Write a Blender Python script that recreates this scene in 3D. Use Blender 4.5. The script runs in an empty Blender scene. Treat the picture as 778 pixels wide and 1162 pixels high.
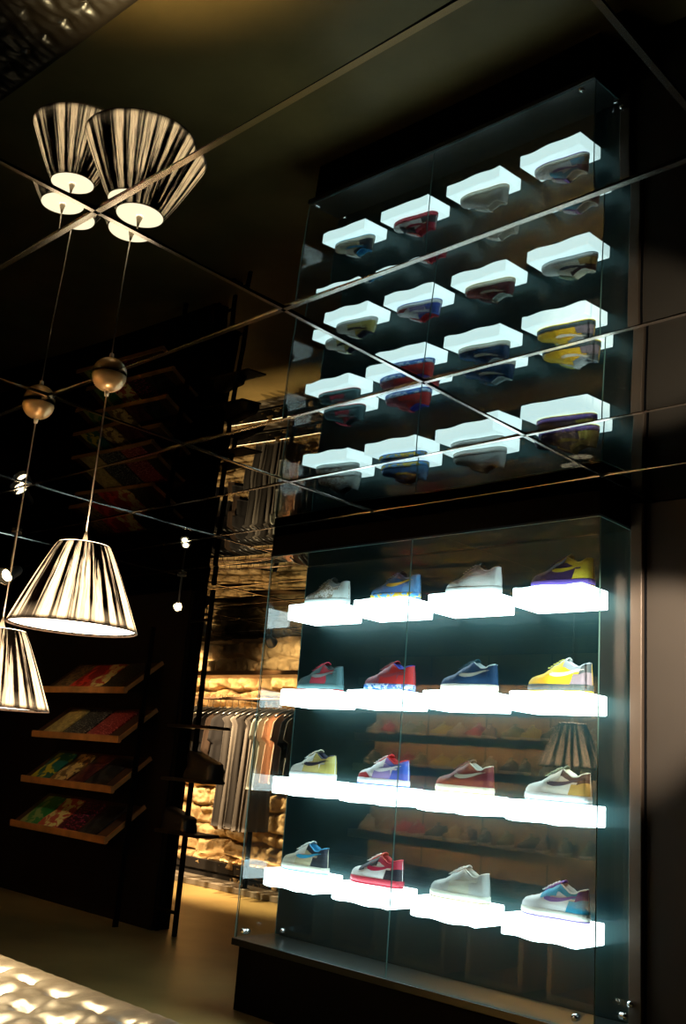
import bpy, bmesh, math, random
from mathutils import Vector, noise
C = bpy.context.collection
SC = bpy.context.scene
random.seed(7)

# ------------------------------------------------------------------ camera, world, exposure
EYE = 1.17                                   # the camera's height; the floor is z = 0
YAW, PITCH, ROLL, FPX = 0.7718, 0.2529, 0.0803, 1115.5
F = Vector((-math.sin(YAW)*math.cos(PITCH), math.cos(YAW)*math.cos(PITCH), math.sin(PITCH)))
R0 = Vector((math.cos(YAW), math.sin(YAW), 0)); U0 = R0.cross(F)
Rv = R0*math.cos(ROLL)+U0*math.sin(ROLL); Uv = -R0*math.sin(ROLL)+U0*math.cos(ROLL)
cd = bpy.data.cameras.new('camera'); cam = bpy.data.objects.new('camera', cd); C.objects.link(cam)
m = cam.matrix_world.copy()
for i in range(3):
    m[i][0], m[i][1], m[i][2] = Rv[i], Uv[i], -F[i]
m[0][3], m[1][3], m[2][3] = 0, 0, EYE
cam.matrix_world = m
cd.sensor_fit = 'VERTICAL'; cd.sensor_height = 36; cd.lens = 36*FPX/1162
cd.clip_start = 0.02; cd.clip_end = 60
SC.camera = cam
w = bpy.data.worlds.new('world'); SC.world = w; w.use_nodes = True
w.node_tree.nodes['Background'].inputs[0].default_value = (0.9, 0.75, 0.6, 1)
w.node_tree.nodes['Background'].inputs[1].default_value = 0.0
SC.view_settings.view_transform = 'Standard'; SC.view_settings.look = 'None'
SC.view_settings.exposure = 0.0; SC.view_settings.gamma = 1.0; SC.view_settings.use_curve_mapping = False
SC.cycles.transparent_max_bounces = 24
SC.cycles.max_bounces = 10; SC.cycles.glossy_bounces = 6
SC.cycles.sample_clamp_indirect = 4.0
SC.cycles.caustics_reflective = False; SC.cycles.caustics_refractive = False
SC.cycles.use_denoising = True

# ------------------------------------------------------------------ helpers
MATS = {}
def nt(m): return m.node_tree.nodes, m.node_tree.links
def mat(name, col, rough=.6, metal=0., spec=.5, emit=None, es=0., bump=0., bscale=60., vary=0., vscale=8., coat=0.):
    if name in MATS: return MATS[name]
    mm = bpy.data.materials.new(name); mm.use_nodes = True; MATS[name] = mm
    n, l = nt(mm); b = n['Principled BSDF']
    b.inputs['Base Color'].default_value = (*col, 1); b.inputs['Roughness'].default_value = rough
    b.inputs['Metallic'].default_value = metal; b.inputs['Specular IOR Level'].default_value = spec
    b.inputs['Coat Weight'].default_value = coat
    if emit: b.inputs['Emission Color'].default_value = (*emit, 1); b.inputs['Emission Strength'].default_value = es
    tc = n.new('ShaderNodeTexCoord')
    if vary:
        t = n.new('ShaderNodeTexNoise'); t.inputs['Scale'].default_value = vscale; t.inputs['Detail'].default_value = 5
        l.new(tc.outputs['Object'], t.inputs['Vector'])
        r = n.new('ShaderNodeMapRange'); r.inputs[1].default_value = .3; r.inputs[2].default_value = .7
        r.inputs[3].default_value = 1-vary; r.inputs[4].default_value = 1+vary; l.new(t.outputs[0], r.inputs[0])
        mx = n.new('ShaderNodeVectorMath'); mx.operation = 'SCALE'; mx.inputs[0].default_value = col
        l.new(r.outputs[0], mx.inputs['Scale']); l.new(mx.outputs[0], b.inputs['Base Color'])
    if bump:
        t = n.new('ShaderNodeTexNoise'); t.inputs['Scale'].default_value = bscale; t.inputs['Detail'].default_value = 4
        l.new(tc.outputs['Object'], t.inputs['Vector'])
        bp = n.new('ShaderNodeBump'); bp.inputs['Strength'].default_value = bump; bp.inputs['Distance'].default_value = .01
        l.new(t.outputs[0], bp.inputs['Height']); l.new(bp.outputs[0], b.inputs['Normal'])
    return mm

class MB:
    def __init__(s): s.v = []; s.f = []; s.mi = []; s.cur = 0
    def add(s, vs, fs):
        o = len(s.v); s.v += [tuple(v) for v in vs]; s.f += [tuple(i+o for i in f) for f in fs]; s.mi += [s.cur]*len(fs); return s
    def box(s, x0, x1, y0, y1, z0, z1):
        vs = [(x, y, z) for z in (z0, z1) for y in (y0, y1) for x in (x0, x1)]
        return s.add(vs, [(0,2,3,1),(4,5,7,6),(0,1,5,4),(2,6,7,3),(0,4,6,2),(1,3,7,5)])
    def prism(s, pts, a, b, axis='x'):
        n = len(pts)
        def P(p, t):
            return (t, p[0], p[1]) if axis == 'x' else ((p[0], t, p[1]) if axis == 'y' else (p[0], p[1], t))
        vs = [P(p, a) for p in pts]+[P(p, b) for p in pts]
        return s.add(vs, [tuple(range(n-1, -1, -1)), tuple(range(n, 2*n))]+[(i, (i+1) % n, n+(i+1) % n, n+i) for i in range(n)])
    def lathe(s, prof, n=32, c=(0,0,0), cap=False):
        vs = []
        for r, z in prof:
            for k in range(n):
                a = 2*math.pi*k/n; vs.append((c[0]+r*math.cos(a), c[1]+r*math.sin(a), c[2]+z))
        fs = [(j*n+k, j*n+(k+1) % n, (j+1)*n+(k+1) % n, (j+1)*n+k) for j in range(len(prof)-1) for k in range(n)]
        if cap: fs += [tuple(range(n-1, -1, -1)), tuple((len(prof)-1)*n+k for k in range(n))]
        return s.add(vs, fs)
    def tube(s, pts, r, n=8, closed=False):
        pts = [Vector(p) for p in pts]; vs = []; N = len(pts)
        for i, p in enumerate(pts):
            if closed: t = pts[(i+1) % N]-pts[i-1]
            else: t = pts[min(i+1, N-1)]-pts[max(i-1, 0)]
            t.normalize(); up = Vector((0,0,1)) if abs(t.z) < .9 else Vector((1,0,0))
            a = t.cross(up).normalized(); b = t.cross(a)
            rr = r[i] if isinstance(r, (list, tuple)) else r
            for k in range(n):
                q = 2*math.pi*k/n; vs.append(p+a*math.cos(q)*rr+b*math.sin(q)*rr)
        fs = [(j*n+k, j*n+(k+1) % n, ((j+1) % N)*n+(k+1) % n, ((j+1) % N)*n+k) for j in range(N if closed else N-1) for k in range(n)]
        if not closed: fs += [tuple(range(n-1, -1, -1)), tuple((N-1)*n+k for k in range(n))]
        return s.add(vs, fs)
    def grid(s, fn, nu, nv, wrap=False):
        vs = [fn(i/(nu-1), j/(nv-1)) for j in range(nv) for i in range(nu)]
        return s.add(vs, [(j*nu+i, j*nu+i+1, (j+1)*nu+i+1, (j+1)*nu+i) for j in range(nv-1) for i in range(nu-1)])
    def build(s, name, mats, parent=None, loc=(0,0,0), rot=(0,0,0), smooth=False, bevel=0, weld=False, solid=0):
        me = bpy.data.meshes.new(name); me.from_pydata(s.v, [], s.f)
        if not isinstance(mats, (list, tuple)): mats = [mats]
        for q in mats: me.materials.append(q)
        if weld:
            bm = bmesh.new(); bm.from_mesh(me); bmesh.ops.remove_doubles(bm, verts=bm.verts, dist=1e-5)
            bmesh.ops.recalc_face_normals(bm, faces=bm.faces); bm.to_mesh(me); bm.free()
        elif len(mats) > 1:
            me.polygons.foreach_set('material_index', s.mi)
        if smooth: me.polygons.foreach_set('use_smooth', [True]*len(me.polygons))
        me.update()
        o = bpy.data.objects.new(name, me); C.objects.link(o)
        o.location = loc; o.rotation_euler = rot
        if parent: o.parent = parent
        if bevel:
            b = o.modifiers.new('bevel', 'BEVEL'); b.width = bevel; b.segments = 2; b.limit_method = 'ANGLE'
        if solid:
            b = o.modifiers.new('solid', 'SOLIDIFY'); b.thickness = solid; b.offset = 0
        return o
def tag(o, label=None, cat=None, group=None, kind=None):
    if label: o['label'] = label
    if cat: o['category'] = cat
    if group: o['group'] = group
    if kind: o['kind'] = kind
    return o
def thing(name, label, cat, loc=(0,0,0), rz=0, group=None):
    o = bpy.data.objects.new(name, None); C.objects.link(o); o.empty_display_size = .1
    o.location = loc; o.rotation_euler = (0,0,rz); return tag(o, label, cat, group)
def dup(root, loc, rz=None, label=None):
    r = root.copy(); C.objects.link(r); r.location = loc
    if rz is not None: r.rotation_euler = (0,0,rz)
    if label: r['label'] = label
    for ch in list(root.children):
        c = ch.copy(); C.objects.link(c); c.parent = r
        for g in ch.children:
            d = g.copy(); C.objects.link(d); d.parent = c
    return r
def struct(o): o['kind'] = 'structure'; return o
def area(name, loc, sx, sy, power, col, rot=(0,0,0), parent=None, spread=math.pi):
    d = bpy.data.lights.new(name, 'AREA'); d.shape = 'RECTANGLE'; d.size = sx; d.size_y = sy; d.energy = power; d.color = col; d.spread = spread
    o = bpy.data.objects.new(name, d); C.objects.link(o); o.location = loc; o.rotation_euler = rot
    if parent: o.parent = parent
    return o
def spot(name, loc, target, power, col, ang=40, blend=.6, size=.03, parent=None):
    d = bpy.data.lights.new(name, 'SPOT'); d.energy = power; d.color = col; d.spot_size = math.radians(ang); d.spot_blend = blend; d.shadow_soft_size = size
    o = bpy.data.objects.new(name, d); C.objects.link(o); o.location = loc
    o.rotation_euler = (Vector(target)-Vector(loc)).to_track_quat('-Z', 'Y').to_euler()
    if parent: o.parent = parent
    return o

# ------------------------------------------------------------------ measured layout
H = 2.348                                    # ceiling
XL, XR, YG, YB = -3.886, -1.930, 3.4716, 3.745
XS = -2.910
ZB, ZT = 0.323, 2.2345
BX = [-3.780, -3.313, -2.843, -2.377]; BZ = [1.895, 1.454, 1.016, 0.578]
BY, BD, BW, BT = 3.525, 0.205, 0.34, 0.081
TY = [-1.36, -0.78, -0.18, .415, 1.0096, 1.5975, 2.1991, 2.7701, 3.3232, 3.88, 4.44, 5.0, 5.56, 6.12, 6.68]
TX = [-9.9, -8.8, -7.7, -6.56, -5.40, -4.2027, -3.0348, -1.8379, -.648, .54, 1.73]
YW = 6.62                                    # stone wall

# ------------------------------------------------------------------ materials of the room
M_black = mat('matt_black', (.0025,.0025,.003), .7, spec=.04)
M_gloss_black = mat('gloss_black', (.004,.006,.006), .06, spec=.5)
def back_panel_mat():
    mm = mat('dark_glossy_back', (.0010,.0035,.004), .40, spec=.36)
    b = nt(mm)[0]['Principled BSDF']; b.inputs['Specular Tint'].default_value = (.35,.95,1,1); b.inputs['Coat Weight'].default_value = .12; b.inputs['Coat Roughness'].default_value = .0
    return mm
M_back = back_panel_mat()
def mirror_mat():
    mm = bpy.data.materials.new('smoked_mirror'); mm.use_nodes = True; n, l = nt(mm); n.clear()
    g = n.new('ShaderNodeBsdfGlossy'); g.inputs['Color'].default_value = (.138,.148,.145,1); g.inputs['Roughness'].default_value = 0.0
    o = n.new('ShaderNodeOutputMaterial'); l.new(g.outputs[0], o.inputs[0]); return mm
M_mirror = mirror_mat()
def glass_mat(name, tint):
    mm = bpy.data.materials.new(name); mm.use_nodes = True; n, l = nt(mm); n.clear()
    t = n.new('ShaderNodeBsdfTransparent'); t.inputs[0].default_value = (*tint, 1)
    g = n.new('ShaderNodeBsdfGlossy'); g.inputs['Roughness'].default_value = 0.0; g.inputs['Color'].default_value = (1,1,1,1)
    lw = n.new('ShaderNodeLayerWeight'); lw.inputs[0].default_value = .5
    p = n.new('ShaderNodeMath'); p.operation = 'POWER'; p.inputs[1].default_value = 5; l.new(lw.outputs['Facing'], p.inputs[0])
    q = n.new('ShaderNodeMath'); q.operation = 'MULTIPLY_ADD'; q.inputs[1].default_value = .95; q.inputs[2].default_value = .045; l.new(p.outputs[0], q.inputs[0])
    mx = n.new('ShaderNodeMixShader'); l.new(q.outputs[0], mx.inputs[0]); l.new(t.outputs[0], mx.inputs[1]); l.new(g.outputs[0], mx.inputs[2])
    o = n.new('ShaderNodeOutputMaterial'); l.new(mx.outputs[0], o.inputs[0]); return mm
M_glass = glass_mat('clear_glass', (.965,.985,.98))
M_gedge = mat('glass_edge', (.06,.13,.12), .3, spec=.25)
M_strip = mat('aluminium_strip', (.32,.30,.27), .14, 1.0)
M_steel = mat('polished_steel', (.8,.8,.8), .15, 1.0)
M_bronze = mat('brushed_bronze', (.07,.048,.033), .45, .4)
M_wood = mat('oak_wood', (.42,.20,.07), .45, vary=.25, vscale=12)
M_shelfwood = mat('shelf_oak', (.30,.20,.09), .5, vary=.2, vscale=5)
M_floor = mat('polished_concrete_floor', (.29,.195,.07), .38, spec=.2, vary=.25, vscale=1.6, bump=.05, bscale=5)
M_tan = mat('brown_plaster', (.030,.024,.019), .6, spec=.05, vary=.06, vscale=3)
M_dark = mat('dark_paint', (.004,.0035,.0035), .8, spec=.1)
M_rear = mat('rear_wood_panel', (.34,.21,.08), .5, vary=.15, vscale=3)

# ------------------------------------------------------------------ the setting
struct(MB().box(-10.2, 2.2, -1.3, 7.2, -.1, 0).build('floor', M_floor))
# mirrored ceiling: every tile sags a few millimetres under its own weight
cb = MB()
SAGX, SAGY = .0279, .0699
for i in range(len(TX)-1):
    for j in range(len(TY)-1):
        x0, x1, y0, y1 = TX[i]+.004, TX[i+1]-.004, TY[j]+.004, TY[j+1]-.004
        cx, cy = (x0+x1)/2, (y0+y1)/2
        def fn(u, v):
            x, y = x0+(x1-x0)*u, y0+(y1-y0)*v
            return (x, y, H+SAGX*((x-cx)**2-.3)/2+SAGY*((y-cy)**2-.09)/2*1)
        cb.grid(fn, 9, 7)
co = cb.build('ceiling', [M_mirror, M_dark], smooth=True)
me = co.data
# keep the tiles' normals pointing down
bm = bmesh.new(); bm.from_mesh(me)
for f_ in bm.faces:
    if f_.normal.z > 0: f_.normal_flip()
bm.to_mesh(me); bm.free()
struct(co)
struct(MB().box(-10.2, 2.2, -1.3, 7.2, H+.03, H+.1).build('ceiling_slab', M_dark))
k = 1
for x in TX[1:-1]:
    struct(MB().prism([(x-.008, H+.004), (x-.006, H-.0055), (x+.006, H-.0055), (x+.008, H+.004)], TY[0], 6.55, 'y').build('trim_%d' % k, M_strip)); k += 1
for y in TY[1:-1]:
    struct(MB().prism([(y-.009, H+.004), (y-.007, H-.0055), (y+.007, H-.0055), (y+.009, H+.004)], TX[0], TX[-1], 'x').build('trim_%d' % k, M_strip)); k += 1

# stone wall at the far end
def stone_wall():
    rnd = random.Random(3)
    rows = []; z = 0
    while z < 2.4:
        h = rnd.uniform(.11, .22); row = []; x = -10.2+rnd.uniform(-.2, 0)
        while x < -3.6:
            ww = rnd.uniform(.18, .42); row.append((x, x+ww, rnd.uniform(-.02, .05), rnd.random())); x += ww
        rows.append((z, z+h, row)); z += h
    x0, x1, z0, z1 = -10.1, -3.7, 0., H+.02; NU, NV = 420, 170
    vs = []
    for j in range(NV):
        zz = z0+(z1-z0)*j/(NV-1)
        for i in range(NU):
            xx = x0+(x1-x0)*i/(NU-1)
            xw = xx+.035*noise.noise(Vector((xx*5, 0, zz*5))); zw = zz+.04*noise.noise(Vector((xx*4, 7, zz*5)))
            d = .0; off = 0
            for (a, b, row) in rows:
                if a <= zw < b:
                    for (p, q, o_, s_) in row:
                        if p <= xw < q:
                            e = min(xw-p, q-xw, zw-a, b-zw); d = min(1, max(0, e/.035)); off = o_; break
                    break
            bulge = (1-(1-d)**2)*(.075+off)
            nn = noise.fractal(Vector((xx*7, 3, zz*7)), .9, 2.2, 5)*.035+abs(noise.noise(Vector((xx*16, 1, zz*16))))*.03
            vs.append((xx, YW-bulge-nn*(.3+d), zz))
    fs = [(j*NU+i, j*NU+i+1, (j+1)*NU+i+1, (j+1)*NU+i) for j in range(NV-1) for i in range(NU-1)]
    mb = MB(); mb.add(vs, fs)
    return mb.build('wall_back', mat('rough_stone', (.40,.27,.13), .85, spec=.2, vary=.35, vscale=6, bump=.6, bscale=45), smooth=True)
struct(stone_wall())
struct(MB().box(-10.2, -3.7, YW+.05, YW+.15, 0, H+.1).build('wall_back_core', M_dark))
struct(MB().box(-10.3, -10.1, -1.3, 7.2, 0, H+.1).build('wall_left', M_dark))
struct(MB().box(1.75, 1.9, -1.3, 3.9, 0, H+.1).build('wall_right', M_dark))
struct(MB().box(-10.2, 2.0, -1.15, -1.0, 0, H+.1).build('wall_rear', M_dark))
# wall panel right of the case, its bronze trim and fixings
struct(MB().box(-1.862, 1.8, 3.74, 3.90, 0, H-.007).build('wall_front', M_tan))
struct(MB().box(-3.886, -1.87, 3.775, 3.90, 0, H-.007).build('wall_behind_case', M_dark))
struct(MB().box(-3.95, -3.70, 3.92, 6.9, 0, H-.007).build('wall_side', M_dark))
struct(MB().box(-1.925, -1.872, 3.715, 3.774, .0, H-.007).build('trim_%d' % k, M_bronze, bevel=.004)); k += 1
struct(MB().box(-1.871, -1.863, 3.735, 3.774, .0, H-.007).build('trim_%d' % k, M_black)); k += 1
# dark partition wall that carries the magazine rack
struct(MB().box(-10.1, -5.77, 4.40, 4.55, 0, H-.007).build('wall_partition', M_dark))
# bulkhead over the case, its underside glossy
bh = MB(); bh.box(XL, XR+.001, YG, YB+.02, ZT+.006, H-.0065)
struct(bh.build('wall_above_case', mat('bulkhead_black', (.002,.002,.002), .8, spec=.03)))
ug = MB().box(XL+.012, XR-.012, YG+.012, YB, ZT-.002, ZT+.005)
struct(ug.build('ceiling_of_case', mat('case_top_mirror', (.30,.32,.31), .02, 1.0)))
# stepped plinth at the foot of the stone wall
struct(MB().box(-10.1, -3.96, 6.22, 6.5, 0, .05).build('baseboard_back', mat('pale_step', (.20,.165,.125), .5), bevel=.004))
struct(MB().box(-10.1, -3.96, 6.5, 6.60, 0, .20).build('baseboard_stone', mat('dark_skirting', (.012,.008,.006), .6), bevel=.004))

# ------------------------------------------------------------------ display case
case = thing('display_case', 'tall frameless glass display case on a black base with sneakers on lit boxes', 'display case', ((XL+XR)/2, YG, 0))
cx0 = (XL+XR)/2
def cpart(mb, name, mt, **kw): return mb.build(name, mt, case, loc=(-cx0, -YG, 0), **kw)
cpart(MB().box(XL+.02, XR+.0, YG+.02, YB, 0, .290), 'base', M_black)
b = MB(); b.box(XL-.006, XR, YG-.012, YB, .290, ZB-.002)
o = cpart(b, 'base_top', mat('base_top_lacquer', (.006,.007,.006), .30, spec=.5), bevel=.002); o['label'] = 'thin glossy top slab of the black base'
cpart(MB().box(XL, XR, YB, YB+.028, ZB, ZT-.003), 'back_panel', M_back)
def pane(x0, x1, y0, y1):
    mb = MB(); mb.box(x0, x1, y0, y1, ZB+.001, ZT-.003)
    big = 0 if (x1-x0) > (y1-y0) else 1
    mb.mi = [1, 1] + ([0, 0, 1, 1] if big == 0 else [1, 1, 0, 0])
    return cpart(mb, 'glass_pane', [M_glass, M_gedge])
pane(XL, XS-.0012, YG, YG+.006); pane(XS+.0012, XR, YG, YG+.006)
pane(XL, XL+.006, YG+.010, YB-.001); pane(XR-.006, XR, YG+.010, YB-.001)
def clamp(x, y, z, axis):
    mb = MB(); mb.lathe([(.0, -.012), (.011, -.012), (.013, -.008), (.013, .014), (.009, .019), (0, .021)], 18)
    rot = {'y': (math.pi/2, 0, 0), 'x': (0, math.pi/2, 0), '-y': (-math.pi/2, 0, 0)}[axis]
    o = mb.build('glass_clamp', M_steel, case, loc=(x-cx0, y-YG, z), rot=rot, smooth=True)
clamp(-3.815, YG-.003, ZB+.038, 'y'); clamp(-3.815, YG+.011, ZB+.038, '-y')
clamp(-2.0, YG-.003, ZB+.038, 'y'); clamp(-1.905, 3.705, .40, 'y')
clamp(XR+.003, 3.68, ZB+.035, 'x'); clamp(-3.80, 3.72, ZB+.03, 'y')

# light boxes with gently rippled fronts
M_box = mat('lit_acrylic', (.9,.97,1), .3, emit=(.76,.98,1.0), es=6.2)
def light_box(ph):
    n = 26; rnd = random.Random(ph)
    p1, p2 = rnd.uniform(0, 6), rnd.uniform(0, 6)
    fr = []
    for i in range(n):
        t = i/(n-1); e = min(1, min(t, 1-t)/.08)
        fr.append((t*BW, -.004*math.sin(t*math.pi)*0+.0045*math.sin(t*9+p1)*e))
    out = fr+[(BW, BD), (0, BD)]
    mb = MB(); N = len(out); vs = []
    for lev, (z, ins) in enumerate(((0, .004), (.004, 0), (BT-.004, 0), (BT, .004))):
        for i, (x, y) in enumerate(out):
            t = x/BW; wob = .0035*math.sin(t*11+p2)*min(1, min(t, 1-t)/.1) if y < .1 else 0
            xx = min(max(x, ins), BW-ins); yy = min(max(y, ins if y < .1 else 0), BD) if y > .1 else y+ins
            vs.append((xx, yy, z+wob*(1 if lev < 2 else .6)))
    fs = [(l*N+i, l*N+(i+1) % N, (l+1)*N+(i+1) % N, (l+1)*N+i) for l in range(3) for i in range(N)]
    fs += [tuple(range(N-1, -1, -1)), tuple(3*N+i for i in range(N))]
    mb.add(vs, fs); return mb
ROWN = ['top row', 'second row', 'third row', 'bottom row']
SHOE = {}   # filled below

# ------------------------------------------------------------------ sneakers
L = .292; ZS = .030
def interp(tab, x):
    if x <= tab[0][0]: return tab[0][1]
    for (a, b), (c, d) in zip(tab, tab[1:]):
        if x <= c:
            t = (x-a)/(c-a); t = t*t*(3-2*t)*.5+t*.5; return b+(d-b)*t
    return tab[-1][1]
WT = [(0, 0), (.004, .015), (.015, .028), (.035, .039), (.07, .0475), (.10, .0495), (.14, .045), (.18, .0395), (.22, .0375), (.255, .0355), (.275, .029), (.286, .018), (.292, 0)]
HT = [(0, .014), (.006, .022), (.02, .034), (.045, .042), (.075, .050), (.10, .064), (.13, .082), (.16, .097), (.178, .102), (.20, .088), (.225, .073), (.245, .074), (.266, .086), (.280, .091), (.292, .088)]
OT = [(0, 0), (.150, 0), (.170, .014), (.19, .023), (.215, .027), (.245, .026), (.268, .021), (.279, .011), (.292, 0)]
def wf(x): return interp(WT, x)
def side(x, t, sg, off=0.):
    """a point on the upper: x along the shoe (toe 0), t up its side, sg which side"""
    w_, h_, o_ = wf(x)*.93, interp(HT, x), interp(OT, x)
    p = 2.3
    y = o_+(w_-o_)*(1-t**p)**(1/p) if w_ > o_ else w_
    z = ZS-.004+(h_+.004)*t
    y += off*(1-t**4); z += off*t**4
    k_ = min(1, max(0, (x-.235)/.057)); x -= .007*k_*k_*t*t*(1-.6*t**6)
    return Vector((x, sg*y, z))
def x_at(u): return L*(.5-.5*math.cos(math.pi*u))
def upper_mb(n=54, r=14):
    mb = MB()
    for sg in (-1, 1):
        mb.grid(lambda u, v: side(x_at(u), math.sin(v*math.pi/2), sg), n, r)
    return mb
def patch(c, off=.0016, nu=14, nv=7, sides=(-1, 1), curve=None):
    """c = four corners (x,t): bottom-front, bottom-back, top-back, top-front"""
    mb = MB()
    for sg in sides:
        def fn(u, v):
            x = (c[0][0]*(1-u)+c[1][0]*u)*(1-v)+(c[3][0]*(1-u)+c[2][0]*u)*v
            t = (c[0][1]*(1-u)+c[1][1]*u)*(1-v)+(c[3][1]*(1-u)+c[2][1]*u)*v
            if curve: x, t = curve(x, t, u, v)
            return side(min(max(x, 0), L), min(max(t, 0), 1), sg, off)
        mb.grid(fn, nu, nv)
    return mb
def sole_mb(z0, z1, grow, n=44, toe=0.0):
    out = []
    for sg in (-1, 1):
        rng = range(n) if sg < 0 else range(n-2, 0, -1)
        for i in rng:
            x = x_at(i/(n-1)); out.append((x, sg*wf(x)))
    N = len(out); vs = []
    for z, g in ((z0, -.003), (z0+.003, 0), (z1-.003, 0), (z1, -.003)):
        for x, y in out:
            cx, cy = x-.15, y; s = 1+(grow+g)/.05*.35
            zz = z
            if z0 < .01: zz = z+max(0, (.045-x))*.10*(1-(z/.03))
            vs.append((.15+cx*(1+(grow+g)/.15), cy*(1+(grow+g)/.045), zz))
    fs = [(l*N+i, l*N+(i+1) % N, (l+1)*N+(i+1) % N, (l+1)*N+i) for l in range(3) for i in range(N)]
    fs += [tuple(range(N-1, -1, -1)), tuple(3*N+i for i in range(N))]
    mb = MB(); mb.add(vs, fs); return mb
def swoosh_mb(side_, off=.0030):
    # curved side stripe: thick rounded front low on the vamp, sweeping up to a thin tail at the heel
    mb = MB()
    n = 30
    def zc(s, top):
        x = .118+.155*s
        # centre rises towards the heel
        zb = .034+.030*s**1.35-.010*math.sin(math.pi*min(1, s*1.3))*.6
        th = .021*(1-s)**.75*(1 if s > .12 else .55+.45*math.sin(s/.12*math.pi/2))
        hook = .012*max(0, 1-s/.16)
        return x-(.010 if top else 0)*(1-s)+.0, ZS+zb+(th if top else 0)+(hook if top else hook*.4)
    for sg in (side_,):
        def fn(u, v):
            xa, za = zc(u, 0); xb, zb = zc(u, 1)
            x, z = xa+(xb-xa)*v, za+(zb-za)*v
            h_ = interp(HT, x)+.004; t = min(.97, max(.02, (z-ZS+.004)/h_))
            return side(x, t, sg, off)
        mb.grid(fn, n, 5)
    return mb
SHM = {}
def smat(col, rough=.45, pat=None):
    key = (col, rough, pat)
    if key in SHM: return SHM[key]
    nm = 'shoe_colour_%d' % len(SHM)
    col = tuple(q*.82 for q in col)
    mm = mat(nm, col, rough, spec=.3, bump=.12, bscale=150)
    if pat:
        n, l = nt(mm); b = n['Principled BSDF']; tc = n.new('ShaderNodeTexCoord')
        if pat[0] == 'swirl':
            t = n.new('ShaderNodeTexWave'); t.wave_type = 'RINGS'; t.inputs['Scale'].default_value = 14; t.inputs['Distortion'].default_value = 9; t.inputs['Detail'].default_value = 2; t.inputs['Detail Scale'].default_value = 3
        else:
            t = n.new('ShaderNodeTexNoise'); t.inputs['Scale'].default_value = pat[2]; t.inputs['Detail'].default_value = 2; t.inputs['Distortion'].default_value = 1.5
        l.new(tc.outputs['Object'], t.inputs['Vector'])
        r = n.new('ShaderNodeValToRGB'); r.color_ramp.elements[0].position = .47; r.color_ramp.elements[1].position = .53
        r.color_ramp.elements[0].color = (*col, 1); r.color_ramp.elements[1].color = (*pat[1], 1)
        l.new(t.outputs[0], r.inputs[0]); l.new(r.outputs[0], b.inputs['Base Color'])
    SHM[key] = mm; return mm
U_ = upper_mb()
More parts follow.
